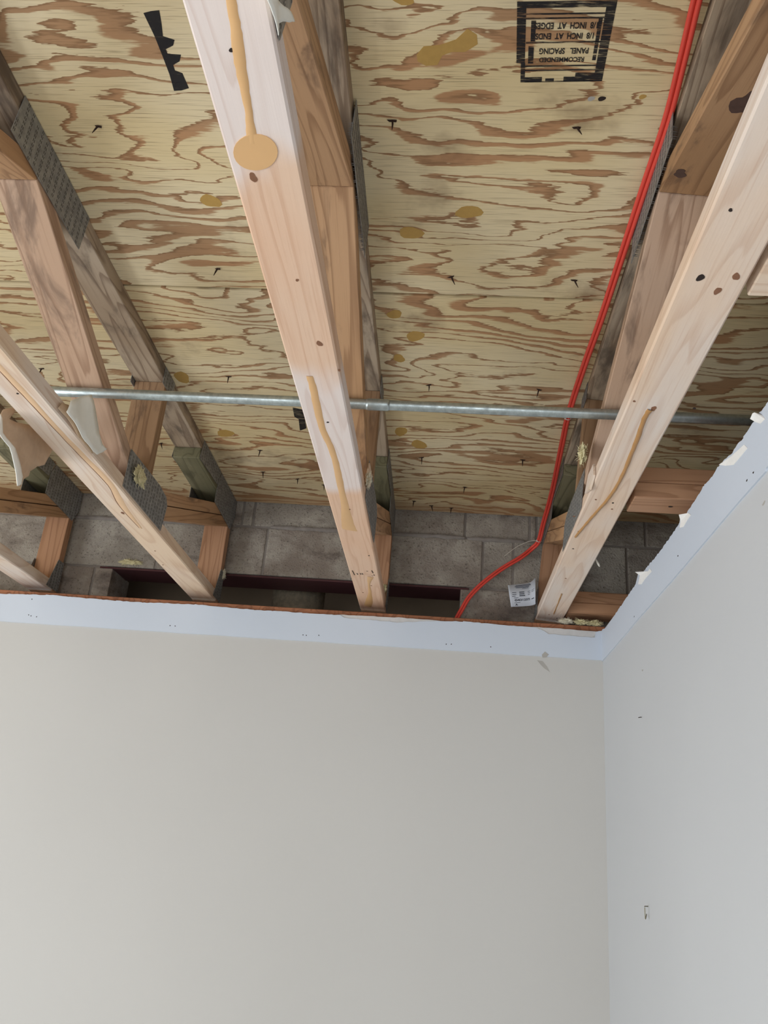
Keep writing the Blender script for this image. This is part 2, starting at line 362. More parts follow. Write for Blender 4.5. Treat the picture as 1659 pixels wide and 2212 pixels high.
def ply_mat(name):
    """rotary cut plywood face, grain running along X"""
    n = N(name)
    base = n.noise(n.coord((1.5, 5.5, 0.0), rnd=0.35), 1.0, 3, 0.5, 0.3)
    jag = n.noise(n.coord((24, 200, 0.0), rnd=0.35), 1.0, 2, 0.6)
    wid = n.noise(n.coord((2.6, 7.0, 0.0), rnd=0.7, loc=(3, 5, 0)), 1.0, 2, 0.5)
    y = n.sep(n.coord())[1]
    h = n.math('ADD', n.math('MULTIPLY', base, 11.0), n.math('MULTIPLY', jag, 0.42))
    h = n.math('ADD', h, n.math('MULTIPLY', y, 19.0))
    t = n.math('FRACT', h)
    w = n.smooth(wid, 0.40, 0.70, 0.15, 0.62)
    mask = n.smooth(t, n.math('MULTIPLY', w, 0.72), w, 1.0, 0.0)
    edge = n.math('MULTIPLY', n.smooth(t, 0.0, 0.02, 0.0, 1.0), n.smooth(t, 0.04, 0.16, 1.0, 0.0))
    mask = n.math('MULTIPLY', mask, n.smooth(t, 0.0, 0.03, 0.1, 0.84))
    tint = n.noise(n.coord((1.5, 3.0, 0.0), rnd=0.5, loc=(9, 2, 0)), 1.0, 3, 0.5)
    pale = n.mix(n.smooth(tint, 0.35, 0.65), s2l(222, 201, 155), s2l(228, 212, 176))
    brown = n.mix(n.smooth(tint, 0.4, 0.6), s2l(176, 124, 84), s2l(166, 122, 84))
    col = n.mix(mask, pale, brown)
    col = n.mix(n.math('MULTIPLY', edge, 0.55), col, s2l(120, 88, 58))
    streak = n.noise(n.coord((9, 420, 0.0), rnd=0.35), 1.0, 2, 0.6)
    col = n.mix(n.smooth(streak, 0.52, 0.72, 0.0, 0.5), col, s2l(120, 92, 62))
    grime = n.noise(n.coord((3.4, 4.2, 0.0), rnd=0.8, loc=(1, 7, 0)), 1.0, 5, 0.6)
    col = n.mix(n.smooth(grime, 0.57, 0.74, 0.0, 0.6), col, s2l(112, 80, 56))
    wet = n.math('ADD', y, n.math('MULTIPLY', n.math('SUBTRACT', grime, 0.5), 0.22))
    col = n.mix(n.smooth(wet, 0.05, 0.17, 0.0, 0.6), col, s2l(158, 112, 72))
    n.bump(streak, 0.2, 0.0008)
    return n.done(col, 0.6, 0.0, 0.3)


def ink_mat(name, lo=0.40, hi=0.56):
    """worn black stencil ink: the wood shows through where it rubbed off"""
    n = N(name)
    f = n.noise(n.coord((26, 420, 1.0)), 1.0, 4, 0.65)
    n.done(s2l(38, 36, 38), 0.8)
    tr = n.node('ShaderNodeBsdfTransparent')
    mx = n.node('ShaderNodeMixShader')
    out = n.t.nodes['Material Output']
    n.put(mx.inputs[0], n.smooth(f, lo, hi, 0.92, 0.12))
    n.t.links.new(tr.outputs[0], mx.inputs[1])
    n.t.links.new(n.b.outputs[0], mx.inputs[2])
    n.t.links.new(mx.outputs[0], out.inputs['Surface'])
    return n.m


def wall_mat(name, rgb, rgb2):
    n = N(name)
    big = n.noise(n.coord(), 1.3, 2, 0.5)
    orange = n.noise(n.coord(), 170, 2, 0.5)
    n.bump(orange, 0.12, 0.001)
    return n.done(n.mix(n.smooth(big, 0.3, 0.7), s2l(*rgb), s2l(*rgb2)), 0.62, 0.0, 0.3)


def block_mat(name):
    n = N(name)
    a = n.noise(n.coord(rnd=1.0), 9, 5, 0.65)
    b = n.noise(n.coord(rnd=1.0), 130, 4, 0.7)
    c = n.noise(n.coord((1, 1, 2.2), rnd=2.0), 5, 4, 0.6)
    oi = n.node('ShaderNodeObjectInfo').outputs['Random']
    base = n.mix(oi, s2l(158, 151, 141), s2l(140, 126, 115))
    col = n.mix(n.smooth(a, 0.35, 0.7), base, s2l(178, 170, 158))
    col = n.mix(n.smooth(c, 0.52, 0.72, 0.0, 0.75), col, s2l(96, 84, 78))
    col = n.mix(n.smooth(b, 0.55, 0.70, 0.0, 0.75), col, s2l(80, 72, 66))
    n.bump(n.math('ADD', b, a), 1.0, 0.006)
    return n.done(col, 0.95, 0.0, 0.1)


def metal_mat(name, rgb, rough=0.45, metal=0.75):
    n = N(name)
    a = n.noise(n.coord(rnd=1.0), 60, 4, 0.6)
    c = s2l(*rgb)
    col = n.mix(n.smooth(a, 0.3, 0.7), tuple(v * 0.7 for v in c[:3]) + (1,), c)
    return n.done(col, n.smooth(a, 0.3, 0.7, rough + 0.15, rough), metal, 0.5)


M = {
    'wall_back': wall_mat('warm_beige_paint', (191, 189, 185), (194, 192, 188)),
    'wall_right': wall_mat('cool_beige_paint', (192, 194, 196), (195, 197, 199)),
    'band': wall_mat('blue_white_drywall_band', (194, 202, 213), (200, 207, 217)),
    'band_grey': plain('grey_drywall_paper', (196, 194, 192), 0.9, var=0.15, scale=60),
    'gypsum': plain('white_gypsum_paper', (232, 230, 226), 0.9, var=0.08, scale=80),
    'plate_wood': lumber_mat('reddish_plate_wood', (150, 98, 70), (172, 116, 84), (105, 66, 46)),
    'ply': ply_mat('plywood_face'),
    'chord': lumber_mat('pale_pink_lumber', (222, 182, 152), (224, 192, 166), (186, 136, 102), line=0.3, bands=[(-9.0, -8.0, -1.95 + 2.638, -1.88 + 2.638), (-1.46 + 2.638, -1.36 + 2.638, -0.98 + 2.638, -0.91 + 2.638)]),
    'chord_r': lumber_mat('pale_tan_lumber', (222, 194, 168), (220, 206, 194), (184, 142, 112), line=0.28),
    'chord_l': lumber_mat('cream_lumber', (226, 200, 172), (224, 210, 198), (184, 138, 104), line=0.3),
    'web': lumber_mat('orange_brown_lumber', (180, 140, 102), (190, 152, 116), (130, 94, 66), (112, 88, 70), 0.25),
    'web_grey': lumber_mat('weathered_tan_lumber', (190, 158, 132), (202, 174, 152), (138, 104, 80), (124, 102, 86), 0.5),
    'web_brown': lumber_mat('dull_brown_lumber', (152, 120, 90), (166, 134, 104), (112, 82, 58), (104, 82, 66), 0.3),
    'top': lumber_mat('grey_brown_weathered_lumber', (158, 136, 112), (186, 168, 146), (100, 76, 58), (84, 72, 62), 0.7),
    'treated': lumber_mat('green_treated_lumber', (118, 114, 88), (142, 136, 108), (82, 78, 58), (88, 86, 66), 0.4),
    'post': lumber_mat('red_brown_lumber', (176, 136, 106), (172, 130, 98), (132, 94, 68)),
    'galv': metal_mat('galvanised_plate', (160, 160, 158), 0.5, 0.5),
    'slot': plain('punched_slot_shadow', (82, 79, 76), 0.9),
    'conduit': metal_mat('galvanised_conduit', (186, 196, 196), 0.32, 0.85),
    'resin': plain('amber_resin', (214, 170, 118), 0.4, var=0.08, scale=18, spec=0.5),
    'resin_dark': plain('brown_resin', (176, 128, 70), 0.3, var=0.12, scale=40, spec=0.6),
    'crack': plain('amber_heartwood_line', (222, 186, 148), 0.6, var=0.1, scale=20),
    'plug': plain('yellow_wood_filler', (184, 148, 82), 0.6, var=0.12, scale=90),
    'knot': plain('dark_knot', (132, 92, 68), 0.6, var=0.3, scale=120),
    'knot_dark': plain('black_brown_knot', (92, 70, 62), 0.7, var=0.35, scale=90),
    'hole': plain('dark_hole', (48, 38, 34), 0.9),
    'rust': plain('rusty_nail', (58, 42, 36), 0.8, metal=0.3, var=0.3, scale=200),
    'red': plain('red_cable_jacket', (224, 78, 64), 0.42, var=0.05, scale=20, spec=0.45),
    'tie': plain('natural_nylon_tie', (206, 200, 188), 0.5),
    'paper_brown': plain('tan_drywall_paper', (192, 164, 136), 0.9, var=0.16, scale=55),
    'paper_white': plain('white_drywall_paper', (238, 236, 226), 0.85, var=0.08, scale=30),
    'label': plain('label_paper', (196, 200, 208), 0.7, var=0.03),
    'print': plain('label_print', (62, 64, 74), 0.8),
    'insul': plain('yellow_glass_wool', (206, 196, 156), 0.95, var=0.2, scale=120),
    'insul_white': plain('pale_glass_wool', (214, 206, 184), 0.95, var=0.15, scale=120),
    'block': block_mat('concrete_block'),
    'mortar': plain('dusty_mortar', (132, 124, 117), 0.95, var=0.25, scale=60, bump=0.6),
    'maroon': plain('maroon_primer_steel', (76, 44, 46), 0.55, metal=0.1, var=0.2, scale=20),
    'duct': metal_mat('dull_duct_metal', (206, 190, 164), 0.4, 0.35),
    'cavity': plain('brown_cavity_panel', (158, 138, 116), 0.9, var=0.2, scale=8),
    'floor': plain('pale_concrete_floor', (204, 204, 203), 0.7, var=0.1, scale=3),
    'room': wall_mat('room_wall_paint', (210, 204, 194), (212, 206, 196)),
    'drywall': plain('light_block_board', (150, 146, 140), 0.9),
    'ink': ink_mat('stencil_ink', 0.50, 0.66),
    'ink_solid': ink_mat('stencil_ink_heavy', 0.58, 0.80),
    'smudge': plain('grey_smudge', (170, 166, 160), 0.9),
    'hook': metal_mat('bent_wire', (150, 144, 120), 0.5, 0.6),
}

# ------------------------------------------------------------------ setting: room shell
XW0, YW0 = -4.0, -5.5
tag(boxes('floor', [(XW0 - .1, 2.6, YW0 - .1, 0.012, FLOOR_Z - .1, FLOOR_Z)], M['floor']), kind='structure')
tag(boxes('wall_back', [(XW0, 0.0, 0.0, 0.0125, FLOOR_Z, 0.0955)], M['wall_back']), kind='structure')
tag(boxes('wall_right', [(0.0, 0.0125, YW0, 0.0125, FLOOR_Z, 0.0955)], M['wall_right']), kind='structure')


def wall_with_window(name, axis, at, a0, a1, w0, w1, z0, z1):
    t = 0.1
    segs = [(a0, w0, FLOOR_Z, ZT(-6) + .02), (w1, a1, FLOOR_Z, ZT(-6) + .02), (w0, w1, FLOOR_Z, z0), (w0, w1, z1, ZT(-6) + .02)]
    bs = [((at - t, at, s0, s1, b0, b1) if axis == 0 else (s0, s1, at - t, at, b0, b1)) for s0, s1, b0, b1 in segs]
    return tag(boxes(name, bs, M['room']), kind='structure')


wall_with_window('wall_left', 0, XW0, YW0, 0.4, -3.75, -1.15, -2.1, -0.35)
wall_with_window('wall_rear', 1, YW0, XW0, 2.6, -2.9, 0.1, -2.1, -0.38)
for i, (bs) in enumerate([
        [(XW0 - .07, XW0 + .02, -3.75, -3.69, -2.1, -.35), (XW0 - .07, XW0 + .02, -1.21, -1.15, -2.1, -.35), (XW0 - .07, XW0 + .02, -3.69, -1.21, -2.1, -2.04), (XW0 - .07, XW0 + .02, -3.69, -1.21, -.41, -.35)],
        [(-2.9, -2.84, YW0 - .07, YW0 + .02, -2.1, -.38), (.04, .1, YW0 - .07, YW0 + .02, -2.1, -.38), (-2.84, .04, YW0 - .07, YW0 + .02, -2.1, -2.04), (-2.84, .04, YW0 - .07, YW0 + .02, -.44, -.38)]]):
    tag(boxes('window_%d' % (i + 1), bs, M['gypsum']), kind='structure')
# wooden plates on top of both walls
tag(boxes('trim_1', [(XW0, 0.013, 0.014, 0.10, 0.05, 0.1165)], M['plate_wood'], bev=0.002), kind='structure')
tag(boxes('trim_2', [(0.048, 0.137, YW0, 0.10, 0.04, 0.1525)], M['plate_wood'], bev=0.002), kind='structure')
# unseen slab and end wall added to block light behind the right wall
tag(boxes('ceiling_light_block', [(0.137, 2.6, YW0, 0.19, 0.135, 0.149)], M['drywall']), kind='structure')
tag(boxes('wall_light_block', [(2.5, 2.6, YW0, 0.4, FLOOR_Z, 0.75)], M['room']), kind='structure')

# unpainted drywall band under the removed ceiling: back wall
def band(name, top, bot, axis, off, mat, parent=None):
    """strip between two polylines (same abscissae) standing `off` proud of the wall face"""
    V, F = [], []
    n = len(top)
    def P(u, z, d):
        return (u, d, z) if axis == 1 else (d, u, z)
    for d in (0.0, off):
        V += [P(u, z, d) for u, z in top] + [P(u, z, d) for u, z in bot]
    for k, base in enumerate((0, 2 * n)):
        for i in range(n - 1):
            F.append((base + i, base + i + 1, base + n + i + 1, base + n + i))
    for i in range(n - 1):
        F.append((i, i + 1, 2 * n + i + 1, 2 * n + i))
        F.append((n + i, n + i + 1, 3 * n + i + 1, 3 * n + i))
    F.append((0, n, 3 * n, 2 * n))
    F.append((n - 1, 2 * n - 1, 4 * n - 1, 3 * n - 1))
    return link(name, mesh(name, V, F), mat, parent)


def interp(poly, u):
    poly = sorted(poly)
    for (a, za), (b, zb) in zip(poly, poly[1:]):
        if a <= u <= b:
            return za + (zb - za) * (u - a) / max(b - a, 1e-6)
    return poly[0][1] if u < poly[0][0] else poly[-1][1]


tb = [[XW0, 0.1]] + sorted(D['bandB_top'])
us = sorted(set([XW0 + i * (0 - XW0) / 40 for i in range(41)] + [-2.1 + i * 0.012 for i in range(175)] + [t[0] for t in tb if t[0] < 0] + [0.0]))
rng = random.Random(3)
top = [(u, interp(tb, u) + rng.uniform(-0.0012, 0.0012)) for u in us]
bot = [(u, 0.0012 * noise.noise(Vector((u * 9, 0, 0)))) for u in us]
band_b = tag(band('trim_3', top, bot, 1, -0.0035, M['band']), kind='structure')
g = sorted(D['grey_top'])
gu = [g[0][0] + i * (g[-1][0] - g[0][0]) / 60 for i in range(61)]
band('torn_paper_strip', [(u, interp(g, u) + rng.uniform(-0.001, 0.001)) for u in gu], [(u, interp(tb, u) - 0.006) for u in gu], 1, -0.0015, M['band_grey'], band_b)

tr = sorted(D['bandR_top'])
br = sorted(D['bandR_bot'])
ys = sorted(set([YW0 + i * 0.25 for i in range(15)] + [-1.75 + i * 0.010 for i in range(175)] + [t[0] for t in tr if t[0] < 0] + [-0.001]))
ys = [y for y in ys if y < 0]
top = [(y, (interp(tr, y) if y > tr[0][0] else 0.105) + rng.uniform(-0.002, 0.002)) for y in ys]
bot = [(y, (interp(br, y) if y > br[0][0] else 0.0) + 0.001 * noise.noise(Vector((y * 12, 3, 0)))) for y in ys]
band_r = tag(band('trim_4', top, bot, 0, -0.0035, M['band']), kind='structure')


def sheet_from_outline(name, poly, mapper, mat, parent, cuts=2, amp=0.004, freq=30, thick=0.0008, seed=0.0):
    bm = bmesh.new()
    vs = [bm.verts.new((a, b, 0)) for a, b in poly]
    f = bm.faces.new(vs)
    bmesh.ops.triangulate(bm, faces=[f])
    bmesh.ops.subdivide_edges(bm, edges=bm.edges[:], cuts=cuts, use_grid_fill=True)
    for v in bm.verts:
        d = amp * noise.noise(Vector((v.co.x * freq, v.co.y * freq, seed)))
        j = 0.0012
        a = v.co.x + j * noise.noise(Vector((v.co.x * 240, v.co.y * 240, 5 + seed)))
        b = v.co.y + j * noise.noise(Vector((v.co.x * 240, v.co.y * 240, 9 + seed)))
        v.co = Vector(mapper(a, b, d))
    me = bpy.data.meshes.new(name)
    bm.to_mesh(me)
    bm.free()
    for q in me.polygons:
        q.use_smooth = True
    o = link(name, me, mat, parent)
    s = o.modifiers.new('thickness', 'SOLIDIFY')
    s.thickness = thick
    s.offset = 0
    return o


def disc(name, c, rx, ry, to3d, mat, parent, n=12, thick=0.0006, wob=0.12, seed=0):
    r = random.Random(seed)
    pts = []
    ph = [r.uniform(0, 6.3) for _ in range(3)]
    for k in range(n):
        th = TAU * k / n
        w = 1 + wob * (math.cos(2 * th + ph[0]) + 0.6 * math.cos(3 * th + ph[1]) + 0.35 * math.cos(5 * th + ph[2]))
        pts.append((c[0] + rx * w * math.cos(TAU * k / n), c[1] + ry * w * math.sin(TAU * k / n)))
    return flat(name, pts, to3d, mat, parent, thick)


def flat(name, pts, to3d, mat, parent, thick=0.0006):
    """thin solid patch lying on a surface; to3d(a, b, d) gives the point d proud of it"""
    n = len(pts)
    V = [to3d(a, b, thick) for a, b in pts] + [to3d(a, b, -0.0005) for a, b in pts]
    F = [tuple(range(n)), tuple(range(2 * n - 1, n - 1, -1))] + [(i, (i + 1) % n, n + (i + 1) % n, n + i) for i in range(n)]
    return link(name, mesh(name, V, F), mat, parent)


for i, fl in enumerate(D['flapR']):
    flat('torn_paper', fl, lambda a, b, d: (-0.0030 - d - 2.2 * max(0.0, b - 0.097) * (0.3 if i else 0.15), a, b), M['gypsum'], band_r, 0.0012)
on_back = lambda a, b, d: (a, -0.0035 - d, b)
on_right = lambda a, b, d: (-0.0035 - d, a, b)
on_right_wall = lambda a, b, d: (-d, a, b)
on_back_wall = lambda a, b, d: (a, -d, b)
for i, c in enumerate(D['holesB']):
    disc('nail_hole', c, 0.0018, 0.0018, on_back, M['hole'], band_b, 8, 0.0004, 0.2, i)
for i, c in enumerate(D['holesR']):
    disc('nail_hole', c, 0.0030, 0.0018, on_right, M['hole'], band_r, 8, 0.0004, 0.2, i)
flat('chipped_hole', D['chip'], on_back, M['smudge'], band_b, 0.0008)
wb = bpy.data.objects['wall_back']
wr = bpy.data.objects['wall_right']
flat('scuff_mark', D['smudge'], on_back_wall, M['smudge'], wb, 0.0003)
for i, c in enumerate(D['chips']):
    disc('scuff_mark', c, 0.006, 0.003, on_right_wall, M['smudge'], wr, 8, 0.0003, 0.35, i)

# ------------------------------------------------------------------ concrete block wall behind
YK = 0.196
OX0, OX1 = -1.758, -0.474
core = [(-4.0, OX0 - 0.03, YK + .0045, YK + .17, -0.3, 0.80), (OX1 + 0.03, 2.5, YK + .0045, YK + .17, -0.3, 0.80), (OX0 - .03, OX1 + .03, YK + .0045, YK + .17, 0.284, 0.80)]
wall_b = tag(boxes('wall_block', core, M['mortar']), kind='structure')


def block(x0, x1, z0, z1, seed, mat=None):
    r = random.Random(seed)
    y0 = YK + r.uniform(-0.002, 0.003)
    bm = bmesh.new()
    V, F = box_data([(x0, x1, y0, YK + 0.18, z0, z1)])
    vs = [bm.verts.new(v) for v in V]
    for f in F:
        bm.faces.new([vs[i] for i in f])
    fr = [e for e in bm.edges if all(abs(v.co.y - y0) < 1e-4 for v in e.verts)]
    for f in bm.faces:
        f.normal_update()
    bmesh.ops.bevel(bm, geom=fr, offset=r.uniform(0.003, 0.006), segments=2, affect='EDGES', profile=0.6)
    me = bpy.data.meshes.new('concrete_block')
    bm.to_mesh(me)
    bm.free()
    return link('concrete_block', me, mat or M['block'], wall_b)


J = 0.0040
def course(z0, z1, joints, seed):
    for i, (a, b) in enumerate(zip(joints, joints[1:])):
        block(a + J, b - J, z0 + J, z1 - J, seed + i)
course(0.2790, 0.4720, [-2.42, -2.013, -1.607, -1.200, -0.795, -0.390, -0.279, 0.130, 0.53, 0.94], 10)
course(0.4720, 0.6650, [-2.52, -2.11, -1.70, -1.305, -1.262, -0.86, -0.46, -0.22, -0.195, 0.20, 0.60, 1.0], 40)
course(0.0850, 0.2790, [-2.65, -2.24, -1.835, OX0 - J], 70)
course(0.0850, 0.2790, [OX1 + J, -0.075, 0.33, 0.735], 80)
# crumbled mortar along the upper bed joint
for i, (x0, x1, zz) in enumerate([(-0.74, -0.46, 0.474), (-0.45, -0.24, 0.472), (-1.19, -0.83, 0.475), (-2.0, -1.45, 0.474)]):
    V, F = [], []
    n = int((x1 - x0) / 0.008)
    for k in range(n + 1):
        x = x0 + (x1 - x0) * k / n
        e = max(0.0, math.sin(math.pi * k / n)) ** 0.5
        hgt = 0.006 + 0.008 * e * (0.7 + 0.9 * noise.noise(Vector((x * 22, i, 0))))
        pr = 0.004 + 0.009 * e * (0.7 + 0.8 * noise.noise(Vector((x * 30, i, 5))))
        V += [(x, YK + 0.012, zz + hgt), (x, YK - pr, zz + hgt * .3), (x, YK - pr * .6, zz - hgt * .7), (x, YK + 0.012, zz - hgt)]
    for k in range(n):
        for j in range(3):
            F.append((4 * k + j, 4 * k + j + 1, 4 * k + 5 + j, 4 * k + 4 + j))
    link('mortar_lump', mesh('mortar_lump', V, F, True), M['mortar'], wall_b)
# dark cavity seen through the opening
tag(boxes('wall_cavity', [(-2.4, 0.2, 0.80, 0.84, -0.6, 0.5), (-2.4, 0.2, YK + .18, 0.80, 0.42, 0.46), (-2.44, -2.4, YK + .18, 0.84, -.6, .46), (.2, .24, YK + .18, .84, -.6, .46), (-2.4, .2, YK + .01, .84, -.64, -.6)], M['cavity']), kind='structure')
lint = empty('steel_lintel', (-1.116, YK + 0.06, 0.272))
tag(lint, 'maroon primed steel lintel over the opening in the block wall', 'lintel')
boxes('bottom_flange', [(-0.70, 0.68, -0.062, 0.085, 0.0, 0.0075)], M['maroon'], lint, bev=0.001)
boxes('upright_flange', [(-0.70, 0.68, 0.078, 0.085, 0.0075, 0.012)], M['maroon'], lint)
du = D['duct']
duct = empty('metal_duct', (du[0], 0.50, -0.55))
tag(duct, 'dull round metal duct rising inside the opening of the block wall', 'duct')
V, F = tube_data([(0, 0, 0), (0, 0, 0.4), (0, 0, 0.96)], 0.105, 32)
link('duct_pipe', mesh('duct_pipe', V, F, True), M['duct'], duct)
V, F = tube_data([(0, 0, 0.40), (0, 0, 0.412)], 0.109, 32)
link('seam_band', mesh('seam_band', V, F, True), M['duct'], duct)

# ------------------------------------------------------------------ plywood roof deck
PT = 0.018
def ply_sheet(x0, x1, y0, y1, label):
    V = [(x0, y0, ZT(y0)), (x1, y0, ZT(y0)), (x1, y1, ZT(y1)), (x0, y1, ZT(y1))]
    V = V + [(x, y, z + PT) for x, y, z in V]
    F = [(0, 1, 2, 3), (7, 6, 5, 4), (0, 4, 5, 1), (1, 5, 6, 2), (2, 6, 7, 3), (3, 7, 4, 0)]
    o = link('plywood_sheet', mesh('plywood_sheet', V, F), M['ply'])
    return tag(o, label, 'plywood', 'plywood roof deck sheets')


YS = -1.094
YN = -2.316
sheets = [
    ply_sheet(XC - 3 * SP, XC + SP, YS + .0045, 0.186, 'plywood sheet over the far ends of the trusses, meeting the block wall'),
    ply_sheet(XC + SP + .003, 2.5, YS + .0045, 0.186, 'shaded plywood sheet above the narrow bay at the right wall, next to block wall'),
    ply_sheet(XC - 3 * SP, XC - .0015, YN + .002, YS - .0045, 'pale plywood sheet left of the centre truss, with a single black stencil bar'),
    ply_sheet(XC + .0015, 2.5, YN + .002, YS - .0045, 'plywood sheet right of the centre truss, carrying the framed black spacing stamp'),
]
tag(boxes('ceiling_deck', [(XW0, 2.5, YW0, YN, ZT(-4.0), ZT(-4.0) + .02), (XW0, XC - 3 * SP - .003, YN, 0.19, ZT(-1) + .02, ZT(-1) + .04)], M['ply']), kind='structure')  # unseen rest of the deck, needed to block light from above
y0_, y1_ = YN, 0.19
mv = [(XC - 3 * SP, y0_, ZT(y0_) + PT + .001), (2.5, y0_, ZT(y0_) + PT + .001), (2.5, y1_, ZT(y1_) + PT + .001), (XC - 3 * SP, y1_, ZT(y1_) + PT + .001)]
tag(link('ceiling_dark_backing', mesh('ceiling_dark_backing', mv + [(x, y, z + .01) for x, y, z in mv], [(0, 1, 2, 3), (7, 6, 5, 4), (0, 4, 5, 1), (1, 5, 6, 2), (2, 6, 7, 3), (3, 7, 4, 0)]), M['hole']), kind='structure')  # dark sheet added above the plywood to keep its seams dark
def sheet_at(x, y):
    if y > YS:
        return sheets[0] if x < XC + SP else sheets[1]
    return sheets[2] if x < XC else sheets[3]
on_ply = lambda a, b, d: (a, b, ZT(b) - d)

# nail tips through the deck
nail_me = mesh('nail', *tube_data([(0, 0, 0.002), (0.0006, 0.0008, -0.010), (0.0012, 0.0030, -0.0235)], [0.0022, 0.0019, 0.0006], 6))
nail_me.materials.append(M['rust'])
spl_me = mesh('splinter', [(-0.011, -.001, -.0006), (0.009, -.003, -.0006), (0.007, .003, -.0006), (-.006, .003, -.0006), (0, 0, -.004)], [(0, 1, 2, 3), (0, 1, 4), (1, 2, 4), (2, 3, 4), (3, 0, 4)])
spl_me.materials.append(M['rust'])
for i, (x, y) in enumerate(D['nails']):
    r = random.Random(i + 90)
    o = link('nail', nail_me, None, sheet_at(x, y), (x, y, ZT(y)))
    o.rotation_euler = (r.uniform(-.25, .25), r.uniform(-.3, .3), r.uniform(0, 6))
    s = link('splinter', spl_me, None, o, (0, 0, 0))
    s.rotation_euler = (0, 0, -o.rotation_euler[2] + r.uniform(-.3, .3))
for i, (x, y, rx, ry) in enumerate(D['plugs']):
    disc('wood_patch', (x, y), rx, ry, on_ply, M['plug'], sheet_at(x, y), 14, 0.0004, 0.12, i)
flat('wood_patch', D['patch'], on_ply, M['plug'], sheets[3], 0.0004)
for (c, m, rx) in zip(D['spots'], ('hole', 'smudge', 'plug'), (0.0065, 0.006, 0.006)):
    disc('knot_hole', c, rx, 0.0048, on_ply, M[m], sheets[3], 12, 0.0004, 0.12, 4)

# stencils on the plywood
flat('stencil_bar', D['stampL'], on_ply, M['ink_solid'], sheets[2], 0.0005)
flat('stencil_bar', D['stampM'], on_ply, M['ink'], sheets[0], 0.0005)
st = D['stampR']
P00, P10, P11, P01 = [Vector(q) for q in (st[0], st[1], st[2], st[3])]
def stamp_pt(u, v, d=0.0005):
    a = P00.lerp(P10, u).lerp(P01.lerp(P11, u), v)
    return (a.x, a.y, ZT(a.y) - d)
bars = [(0.0, 0.095, 0, .74), (0.05, .10, .74, 1.0), (.9, 1.0, 0, 1.0), (.095, .9, 0.0, .075), (.095, .9, .135, .155), (.095, .9, .185, .205), (.10, .9, .475, .497),
        (.1, .9, .775, .795), (.1, .9, .83, .85), (.10, .30, .93, 1.0), (.34, .44, .95, 1.0), (.55, .9, .93, 1.0), (.15, .20, .22, .47), (.13, .19, .53, .75), (.845, .885, .2, .72), (.1, .9, .985, 1.0), (.68, .9, .88, .93)]
V, F = [], []
for (u0, u1, v0, v1) in bars:
    b = len(V)
    nn = 10
    for k in range(nn + 1):
        u = u0 + (u1 - u0) * k / nn
        V += [stamp_pt(u, v0), stamp_pt(u, v1)]
    for k in range(nn):
        F.append((b + 2 * k, b + 2 * k + 1, b + 2 * k + 3, b + 2 * k + 2))
link('stencil_frame', mesh('stencil_frame', V, F), M['ink'], sheets[3])


def text_mesh(body, size):
    cu = bpy.data.curves.new('text', 'FONT')
    cu.body = body
    cu.size = size
    cu.align_x = 'CENTER'
    cu.align_y = 'CENTER'
    cu.offset = 0.03 * size
    o = bpy.data.objects.new('text_tmp', cu)
    COL.objects.link(o)
    dg = bpy.context.evaluated_depsgraph_get()
    me = bpy.data.meshes.new_from_object(o.evaluated_get(dg))
    bpy.data.objects.remove(o)
    return me


def print_text(body, parent, mat, place, width, height):
    """lettering as flat print; place(u, v) maps centred text units to a point"""
    me = text_mesh(body, 1.0)
    xs = [v.co.x for v in me.vertices]
    yy = [v.co.y for v in me.vertices]
    cx, cy = (max(xs) + min(xs)) / 2, (max(yy) + min(yy)) / 2
    sx, sy = width / (max(xs) - min(xs)), height / (max(yy) - min(yy))
    for v in me.vertices:
        v.co = Vector(place((v.co.x - cx) * sx, (v.co.y - cy) * sy))
    me.materials.clear()
    return link('lettering', me, mat, parent)


for body, vc, uc, w, h in [('RECOMMENDED', .705, .505, .50, .062), ('PANEL   SPACING', .595, .52, .54, .076), ('1/8  INCH  AT  ENDS', .41, .51, .62, .076), ('1/8  INCH  AT  EDGES', .285, .515, .66, .078)]:
    print_text(body, sheets[3], M['ink_solid'], lambda a, b, vc=vc, uc=uc: stamp_pt(uc - a, vc + b, 0.0006), w, h)

# ------------------------------------------------------------------ trusses
def clip(poly, a, b, c):
    """keep the part with a*y + b*z <= c"""
    out = []
    for i in range(len(poly)):
        p, q = poly[i], poly[(i + 1) % len(poly)]
        dp, dq = a * p[0] + b * p[1] - c, a * q[0] + b * q[1] - c
        if dp <= 0:
            out.append(p)
        if (dp < 0) != (dq < 0) and abs(dp - dq) > 1e-12:
            t = dp / (dp - dq)
            out.append((p[0] + (q[0] - p[0]) * t, p[1] + (q[1] - p[1]) * t))
    return out


MESH = {}
def lumber(name, root, poly, ang, mat, key, x0=-HW, x1=HW, bev=0.0016):
    """board of the truss: side outline in (y, z), grain along `ang` in the y-z plane"""
    cy = sum(q[0] for q in poly) / len(poly)
    cz = sum(q[1] for q in poly) / len(poly)
    k = (key, mat.name)
    if k not in MESH:
        c, s = math.cos(-ang), math.sin(-ang)
        loc = [((y - cy) * c - (z - cz) * s, (y - cy) * s + (z - cz) * c) for y, z in poly]
        n = len(loc)
        V = [(x0, a, b) for a, b in loc] + [(x1, a, b) for a, b in loc]
        F = [tuple(range(n)), tuple(range(2 * n - 1, n - 1, -1))] + [(i, (i + 1) % n, n + (i + 1) % n, n + i) for i in range(n)]
        MESH[k] = mesh(name, V, F)
        MESH[k].materials.append(mat)
    o = link(name, MESH[k], None, root, (0, cy - YE, cz - ZB))
    o.rotation_euler = (ang, 0, 0)
    bevel(o, bev)
    return o


